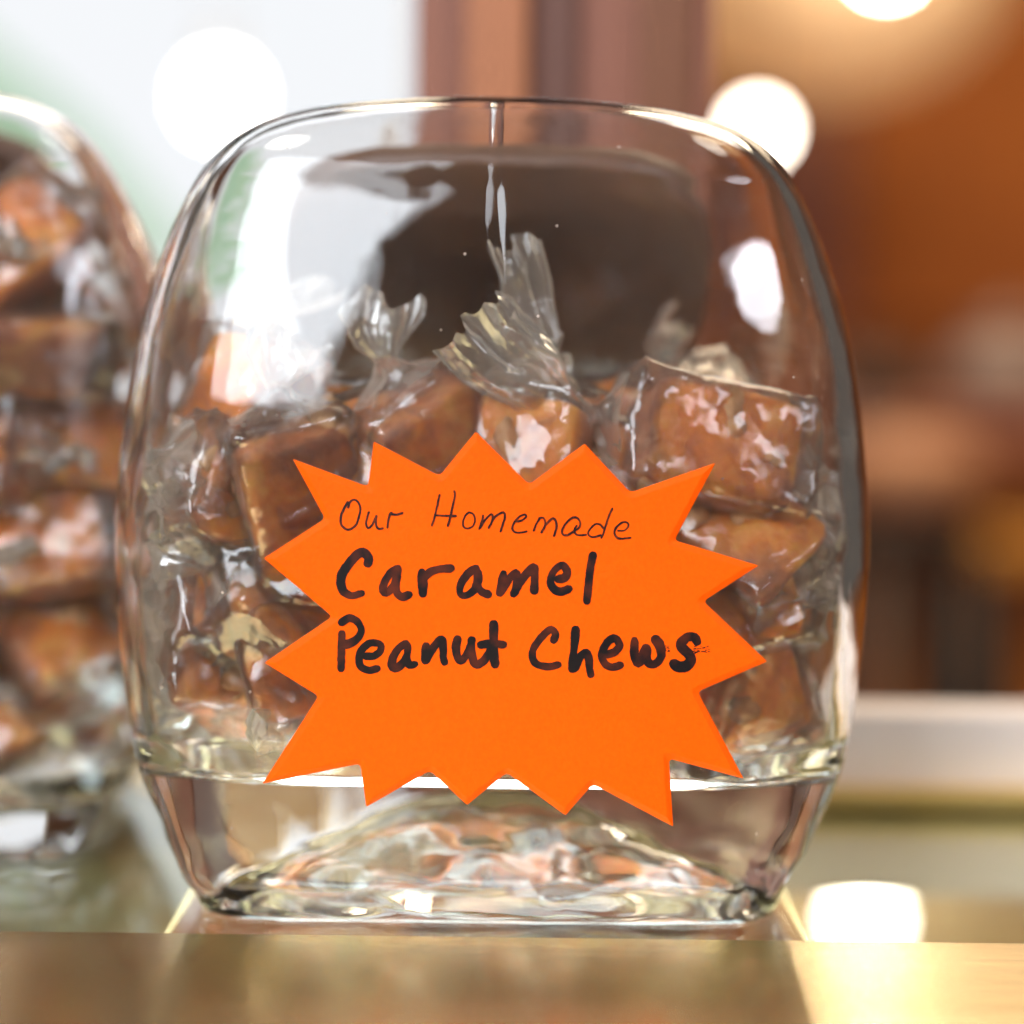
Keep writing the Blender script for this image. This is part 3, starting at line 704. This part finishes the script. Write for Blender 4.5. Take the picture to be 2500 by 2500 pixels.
def spline(pts, step=0.00035):
    P = [Vector(p) for p in pts]; P = [P[0] * 2 - P[1]] + P + [P[-1] * 2 - P[-2]]; out = []
    for i in range(1, len(P) - 2):
        p0, p1, p2, p3 = P[i - 1:i + 3]; n = max(2, int((p2 - p1).length / step))
        for k in range(n):
            t = k / n
            out.append(0.5 * ((2 * p1) + (p2 - p0) * t + (2 * p0 - 5 * p1 + 4 * p2 - p3) * t * t + (3 * p1 - p0 - 3 * p2 + p3) * t ** 3))
    out.append(P[-2]); return out
zi = [0]
def stroke_word(name, label, ox, oy, sc, strokes, w0, m, jitter, taper=0.75):
    V, F = [], []
    for st in strokes:
        w = w0
        if isinstance(st, tuple): w, st = st
        pts = spline([sgn(ox + x * sc, oy + y * sc) for x, y in st])
        zi[0] += 1; hw = w * sc * PXM / 2; n = len(pts); b0 = len(V); seed = zi[0] * 7.3
        rowsL = []
        tot = n - 1
        tang = [(pts[min(i + 1, n - 1)] - pts[max(i - 1, 0)]).normalized() for i in range(n)]
        # round-ish caps: prepend and append shrinking rows
        rowsL = [(pts[0] - tang[0] * hw * a, tang[0], math.sqrt(max(0, 1 - a * a)) * .95) for a in (.92, .75, .5, .25)]
        rowsL += [(pts[i], tang[i], 1.0) for i in range(n)]
        rowsL += [(pts[-1] + tang[-1] * hw * a, tang[-1], math.sqrt(max(0, 1 - a * a)) * .95) for a in (.25, .5, .75, .92)]
        for i, (p, t, k) in enumerate(rowsL):
            nrm = Vector((-t.y, t.x)); f = i / max(1, len(rowsL) - 1)
            press = 0.90 + 0.13 * noise.noise(Vector((f * 3.1, seed, 0))) * 2
            for sgnn in (-1, 1):
                e = 1 + jitter * noise.noise(Vector((i * .45, seed, sgnn * 3.7))) + jitter * .6 * noise.noise(Vector((i * 1.3, seed, sgnn * 9.1)))
                q = p + nrm * (sgnn * hw * k * press * e)
                V.append((q.x, -0.00101 - 0.000012 * (zi[0] % 9) - 0.0000004 * i + bend(q.x, q.y), q.y))
        for i in range(len(rowsL) - 1):
            a = b0 + i * 2; F.append((a, a + 1, a + 3, a + 2))
    me = mesh(name, V, F, False)
    o = link(name, me, sign, m); o['label'] = label
    return o
stroke_word('handwriting', 'thin dark handwritten word Our', 800, 1180, .20704, [
    [(200,268),(160,350),(130,425),(125,495),(148,555),(205,592),(262,575),(312,525),(340,430),(355,350),(338,285),(300,243),(262,240),(225,275),(210,330)],
    [(455,382),(437,450),(425,520),(450,568),(490,540),(520,480),(545,425)], [(545,430),(540,495),(552,550),(582,575),(622,566)],
    (32, [(680,552),(686,480),(700,410),(722,382)]), [(712,392),(780,400),(850,380)]], 29, M['pen'], .28)
stroke_word('handwriting', 'thin dark handwritten word Homemade', 800, 1180, .20704, [
    [(1283,158),(1255,300),(1227,430),(1202,515)], [(1455,108),(1463,160),(1440,290),(1412,430),(1390,515)], [(1250,395),(1360,398),(1480,397)],
    [(1630,355),(1592,390),(1567,470),(1580,528),(1620,543),(1675,520),(1703,470),(1703,400),(1672,362),(1632,353)]] + [
    [(x + 1690.5, y + 96.6) for x, y in s] for s in [
    [(110,290),(98,360),(70,445)], [(75,440),(140,335),(205,268),(225,302),(213,370),(180,430)], [(185,425),(250,302),(345,245),(368,292),(345,390),(322,468)],
    [(490,348),(560,338),(617,292),(600,265),(540,290),(480,360),(458,430),(482,472),(540,480),(625,463)],
    [(712,450),(735,380),(778,302)], [(775,302),(822,300),(845,350),(830,410),(802,470)], [(805,468),(860,370),(935,302),(973,350),(975,420),(950,505)],
    [(1190,445),(1245,400),(1255,340),(1222,292),(1170,287),(1100,340),(1047,430),(1053,488),(1110,494),(1185,448)], [(1213,385),(1190,440),(1208,483),(1250,494),(1325,487)],
    [(1530,405),(1490,362),(1430,360),(1372,420),(1350,470),(1380,508),(1430,510),(1500,488)], [(1628,172),(1590,262),(1555,380),(1530,470),(1510,515)],
    [(1705,430),(1780,424),(1823,372),(1813,332),(1760,327),(1690,380),(1662,440),(1682,500),(1732,523),(1850,510)]]], 28, M['pen'], .28)
stroke_word('handwriting', 'thick black marker word Caramel', 800, 1320, .18634, [
    [(508,340),(512,268),(440,198),(350,245),(250,362),(172,500),(160,620),(202,718),(300,768),(425,738)],
    [(895,400),(820,445),(742,560),(712,660),(732,718),(800,690),(868,590),(890,480),(897,410)], [(892,500),(880,620),(902,725),(970,768),(1050,740)],
    (128, [(1218,450),(1232,600),(1237,710)]), (122, [(1262,500),(1340,425),(1460,390),(1590,378)])] + [
    [(x + 1610, y) for x, y in s] for s in [
    [(310,375),(230,425),(142,540),(108,650),(132,728),(220,718),(308,640),(345,520),(338,425)], [(350,460),(352,600),(400,678),(480,708)],
    [(675,440),(655,560),(635,680)], [(650,670),(750,500),(835,415),(855,480),(840,600),(815,685)], [(825,680),(920,500),(1065,338),(1085,450),(1085,600),(1083,640)],
    [(1395,482),(1475,465),(1508,385),(1450,302),(1362,350),(1302,450),(1302,560),(1362,628),(1440,645),(1530,610)],
    [(1840,165),(1812,320),(1795,500),(1775,755)]]], 116, M['ink'], .10)
stroke_word('handwriting', 'thick black marker word Peanut', 800, 1490, .2381, [
    [(147,290),(145,450),(145,635)], [(145,163),(220,117),(298,150),(343,230),(322,310),(250,370),(185,393)],
    [(400,508),(480,503),(545,450),(545,388),(490,368),(420,378),(352,450),(328,550),(352,620),(430,653),(510,635)],
    [(800,372),(740,412),(682,500),(667,590),(702,623),(760,588),(810,510),(828,420),(815,385)], [(825,440),(822,540),(850,588),(895,580)],
    [(1013,392),(1005,480),(1010,535)], [(1022,530),(1090,402),(1172,315),(1190,420),(1192,500),(1205,542)],
    [(1333,312),(1320,400),(1337,490),(1372,532),(1420,480),(1468,370),(1480,318)], [(1475,340),(1482,450),(1520,558),(1580,548),(1640,480),(1680,390)],
    (102, [(1702,150),(1705,300),(1712,450),(1725,552)]), [(1578,360),(1680,343),(1800,352)]], 92, M['ink'], .10)
rs = random.Random(5); SMEAR = []
for k in range(34):
    a = rs.random(); x = 1712 + 150 * a ** 1.3; y = 352 + rs.uniform(-1, 1) * (42 - 12 * a) - 22 * a
    l = rs.uniform(4, 22); SMEAR.append((rs.uniform(4, 12) * (1.15 - .6 * a), [(x, y), (x + l * .5, y - l * .12 + rs.uniform(-3, 3)), (x + l, y - l * .2)]))
for k in range(12):
    x = 1425 + rs.uniform(0, 60); y = rs.uniform(305, 360); SMEAR.append((rs.uniform(4, 9), [(x, y), (x + 6, y + 1), (x + rs.uniform(10, 20), y + rs.uniform(-3, 4))]))
stroke_word('handwriting', 'thick black marker word Chews with a smeared s', 1260, 1490, .25362, [
    (92, [(368,268),(383,220),(338,172),(262,232),(182,342),(162,430),(192,500),(262,530),(340,530),(405,516)]),
    [(573,172),(562,350),(550,545)], [(570,540),(622,432),(680,388),(708,450),(715,530),(728,590)],
    (92, [(892,398),(960,370),(998,312),(960,243),(902,262),(852,332),(832,420),(862,490),(930,523),(1005,505)]),
    (98, [(1143,272),(1142,380),(1160,450),(1187,485),(1232,400),(1255,338)]), (98, [(1255,338),(1265,440),(1310,488),(1378,460),(1405,380),(1380,290),(1345,248)]),
    (104, [(1742,252),(1720,217),(1660,217),(1602,262),(1602,320),(1660,370),(1693,430),(1660,490),(1590,508),(1530,480)]),
    ] + SMEAR, 90, M['ink'], .12)

# ================================================================== things just behind the jars
tray = empty('display_tray', (0.2, 0.150, 0.0))
tag(tray, 'pinkish white board with a brass strip before it, behind the jar at right', 'tray')
box('brass_strip', -0.152, 0.30, 0.0, 0.0135, 0.0004, 0.0062, M['brass_bright'], tray, 0.0010)
box('board', -0.150, 0.295, 0.0140, 0.040, 0.0006, 0.0270, M['pink_white'], tray, 0.0015)

# ================================================================== blurred shop behind
# daylit window
win = empty('shop_window', (-1.3, 4.5, -0.4)); tag(win, 'bright white daylit window glowing behind the jars at upper left', 'window')
d = 5.0
x0, x1 = px(-800, d) + 1.3, px(800, d) + 1.3
box('pane', x0, x1, 0.03, 0.04, 0.05, 2.3, M['pane'], win)
box('frame', x1, x1 + 0.06, 0.0, 0.06, 0.0, 2.35, M['frame'], win); box('frame', x0 - .06, x0, 0.0, 0.06, 0.0, 2.35, M['frame'], win)
box('sill', x0 - .06, x1 + .06, -0.06, 0.06, -0.03, 0.0, M['frame'], win)
# pale green blind
bl = empty('window_blind', (-1.3, 4.30, 0)); tag(bl, 'pale green fabric blind hanging across the window above the left jar', 'blind')
d = 4.8
pts = [(-500, -150), (-120, 40), (0, 130), (160, 260), (380, 520), (-500, 520)]
bm = bmesh.new(); vv = [bm.verts.new((px(a, d) + 1.3, 0, pz(b, d))) for a, b in pts]; f = bm.faces.new(vv)
ex = bmesh.ops.extrude_face_region(bm, geom=[f])
for e_ in ex['geom']:
    if isinstance(e_, bmesh.types.BMVert): e_.co.y += 0.006
bmesh.ops.recalc_face_normals(bm, faces=bm.faces)
link('fabric', bm_mesh('fabric', bm), bl, M['blind'])
d0 = Vector((px(-60, d) + 1.3, 0, pz(30, d))); 
# post
post = empty('wooden_post', (px(1052, 0.722), 0.222, -0.9)); tag(post, 'reddish brown moulded wooden post rising behind the jar', 'post')
pw = lambda a: (a - 1052) * 0.722 / 4293
box('post_core', pw(772), pw(1335), 0.004, 0.09, 0, 2.4, M['wood_brown'], post, 0.0015)
box('moulding', pw(868), pw(985), -0.004, 0.0037, 0, 2.4, M['wood_light'], post, 0.0015)
box('moulding', pw(1010), pw(1075), -0.001, 0.0036, 0, 2.4, M['wood_dark'], post, 0.0008)
box('moulding', pw(1195), pw(1290), -0.002, 0.0035, 0, 2.4, M['wood_deep'], post, 0.001)
# lamps
def sphere(name, r, m, parent, loc, sc=(1, 1, 1)):
    bm = bmesh.new(); bmesh.ops.create_uvsphere(bm, u_segments=32, v_segments=20, radius=r)
    for v_ in bm.verts: v_.co = Vector((v_.co.x * sc[0], v_.co.y * sc[1], v_.co.z * sc[2]))
    return link(name, bm_mesh(name, bm, True), parent, m, loc)
def pendant(pxx, pyy, d, r, m, label, socket='black'):
    o = empty('pendant_lamp', (px(pxx, d), d - .5, pz(pyy, d))); tag(o, label, 'lamp', 'glowing pendant lamps')
    sphere('bulb', r, m, o, (0, 0, 0), (1, 1, 1.05))
    lathe('socket', [(r * .35, 0), (r * .45, r * .2), (r * .45, r * 1.0), (r * .15, r * 1.3)], M[socket], o, (0, 0, r * .95), 20)
    lathe('cord', [(0.002, 0), (0.002, 1.4)], M[socket], o, (0, 0, r * 2.2), 8)
    return o
pendant(410, 195, 4.2, 0.045, M['bulb_soft'], 'white glowing round lamp against the window, left of the jar top', 'frame')
pendant(1418, 245, 3.0, 0.021, M['bulb'], 'small warm white lamp peeking over the upper right corner of the jar')
pendant(1650, -78, 3.9, 0.034, M['bulb_strong'], 'warm lamp cut off by the top edge, in front of the cream shade')
# cream shade
sh = empty('lamp_shade', (px(1530, 4.45), 3.95, pz(-60, 4.45))); tag(sh, 'large cream bowl shade hanging at the top right', 'lamp shade')
pr = [(0.01, -0.255)] + [(0.36 * math.sin(a), -0.255 * math.cos(a)) for a in np.linspace(0.12, 1.5, 16)] + [(0.37, 0.0), (0.37, 0.02), (0.34, 0.02)]
lathe('bowl', pr, M['shade'], sh, (0, 0, 0), 48)
sphere('bulb', 0.035, M['bulb_soft'], sh, (0.06, -0.08, -0.04))
lathe('finial', [(0.012, -0.27), (0.018, -0.265), (0.012, -0.257)], M['cream'], sh, (0, 0, 0), 16)
# orange cabinet
cab = empty('wooden_cabinet', (px(1800, 5.3), 4.8, -0.9)); tag(cab, 'tall orange wooden cabinet at the right, behind the lamps', 'cabinet')
cw = lambda a: (a - 1800) * 5.3 / 4293
zt, zb = pz(-400, 5.3) + .9, pz(620, 5.3) + .9
box('carcass', cw(1440), cw(2300), 0.02, 0.5, zb, zt, M['wood_dark'], cab, 0.004)
box('door', cw(1600), cw(2280), 0.0, 0.019, zb + .01, zt - .01, M['wood_orange'], cab, 0.006)
box('side_post', cw(1442), cw(1590), -0.004, 0.019, zb + .01, zt - .01, M['wood_brown'], cab, 0.006)  # browner strip stands for the shade down the cabinet's left edge
for a in (1480, 2260): box('leg', cw(a) - .03, cw(a) + .03, 0.05, 0.11, 0, zb - .001, M['wood_brown'], cab, 0.004)
# table with things on it
tb = empty('serving_table', (px(1800, 3.4), 2.9, -0.9)); tag(tb, 'dark wooden serving table at the right behind the jar', 'table')
tw = lambda a: (a - 1800) * 3.4 / 4293
ztab = pz(770, 3.4) + .9
box('tabletop', tw(1560), tw(2300), -0.25, 0.25, ztab - .05, ztab, M['wood_brown'], tb, 0.005)
for a in (1580, 2280):
    for y in (-.2, .2): box('leg', tw(a) - .02, tw(a) + .02, y - .02, y + .02, 0, ztab - .0505, M['wood_brown'], tb, 0.003)
jug = empty('stoneware_jug', (px(1885, 3.4), 2.85, ztab - .9 + .001)); tag(jug, 'squat grey stoneware jug on the serving table at the right edge', 'jug')
lathe('body', [(0.03, 0), (0.075, 0.005), (0.095, 0.045), (0.085, 0.085), (0.055, 0.10), (0.05, 0.115), (0.057, 0.122)], M['grey'], jug)
lathe('lid', [(0.058, 0.1225), (0.05, 0.130), (0.012, 0.136), (0.014, 0.148), (0.006, 0.152)], M['grey'], jug)
kt = empty('black_kettle', (px(1635, 3.4), 2.85, ztab - .9 + .001)); tag(kt, 'black kettle on the serving table just right of the jar', 'kettle')
lathe('body', [(0.04, 0), (0.055, 0.006), (0.052, 0.05), (0.035, 0.08), (0.012, 0.086)], M['black'], kt)
lathe('lid_knob', [(0.011, 0.0862), (0.013, 0.096), (0.006, 0.10)], M['black'], kt, (0, 0, 0), 16)
# stool
def stool(pxx, d, seat_py, label, padm, h_px):
    s = empty('bar_stool', (px(pxx, d), d - .5, -0.9)); tag(s, label, 'stool', 'bar stools on the wooden floor')
    zt_ = pz(seat_py, d) + .9; r = 0.105 * h_px
    lathe('seat_pad', [(r * .8, 0), (r, 0.012), (r * 1.02, 0.05), (r * .9, 0.085), (r * .3, 0.095)], M[padm], s, (0, 0, zt_ - .095))
    lathe('seat_ring', [(r * .9, 0), (r * .98, 0.004), (r * .98, 0.055), (r * .9, 0.0595)], M['black'], s, (0, 0, zt_ - .156))  # black band stands for the shade under the seat pad
    for k in range(4):
        a = math.pi / 4 + k * math.pi / 2 + .3
        p0 = Vector((math.cos(a) * r * .8, math.sin(a) * r * .8, zt_ - .157)); p1 = Vector((math.cos(a) * r * 1.5, math.sin(a) * r * 1.5, 0))
        bm = bmesh.new(); n = (p1 - p0).normalized(); u = n.orthogonal().normalized(); w = n.cross(u); vs_ = []
        for P_ in (p0, p1):
            for j in range(8): vs_.append(bm.verts.new(P_ + (u * math.cos(j * math.pi / 4) + w * math.sin(j * math.pi / 4)) * .020))
        for j in range(8): bm.faces.new((vs_[j], vs_[(j + 1) % 8], vs_[8 + (j + 1) % 8], vs_[8 + j]))
        bm.faces.new(vs_[:8][::-1]); bm.faces.new(vs_[8:]); bmesh.ops.recalc_face_normals(bm, faces=bm.faces)
        link('leg', bm_mesh('leg', bm, True), s, M['black'])
    bm = bmesh.new(); rr = r * 1.28; zz = zt_ * .35
    for j in range(32):
        pass
    bm.free()
    vs2, fs2 = [], []
    for j in range(32):
        a = j * math.pi / 16
        for q in range(8):
            b_ = q * math.pi / 4; vs2.append(((rr + .012 * math.cos(b_)) * math.cos(a), (rr + .012 * math.cos(b_)) * math.sin(a), zz + .012 * math.sin(b_)))
    for j in range(32):
        for q in range(8): fs2.append((j * 8 + q, ((j + 1) % 32) * 8 + q, ((j + 1) % 32) * 8 + (q + 1) % 8, j * 8 + (q + 1) % 8))
    link('foot_ring', mesh('foot_ring', vs2, fs2), s, M['black'])
    return s
stool(1700, 3.0, 810, 'bar stool with a round tan seat pad and black legs behind the jar at right', 'tan', 1.0)
bn = empty('wooden_bench', (px(1900, 3.2), 2.75, -0.9)); tag(bn, 'golden wooden bench with dark legs at the right edge', 'bench')
zbn = pz(985, 3.2) + .9
box('seat', px(1770, 3.2) - px(1900, 3.2), px(2300, 3.2) - px(1900, 3.2), -0.16, 0.16, zbn - .05, zbn, M['wood_gold'], bn, 0.006)
for a in (1800, 1895, 2260):
    box('leg', px(a, 3.2) - px(1900, 3.2) - .022, px(a, 3.2) - px(1900, 3.2) + .022, -0.10, -0.06, 0, zbn - .0505, M['black'], bn, 0.003)
# amber highlight in the gap between the jars, put in as a glowing bead
ac = empty('amber_light', (px(246, 1.0), 0.5, pz(1455, 1.0))); tag(ac, 'small glowing amber light low in the gap between the two jars', 'light')
sphere('glow', 0.006, M['bulb_amber'], ac, (0, 0, 0.006))
lathe('holder', [(0.006, -0.02), (0.007, -0.004), (0.009, 0.000)], M['brass'], ac, (0, 0, 0), 20)
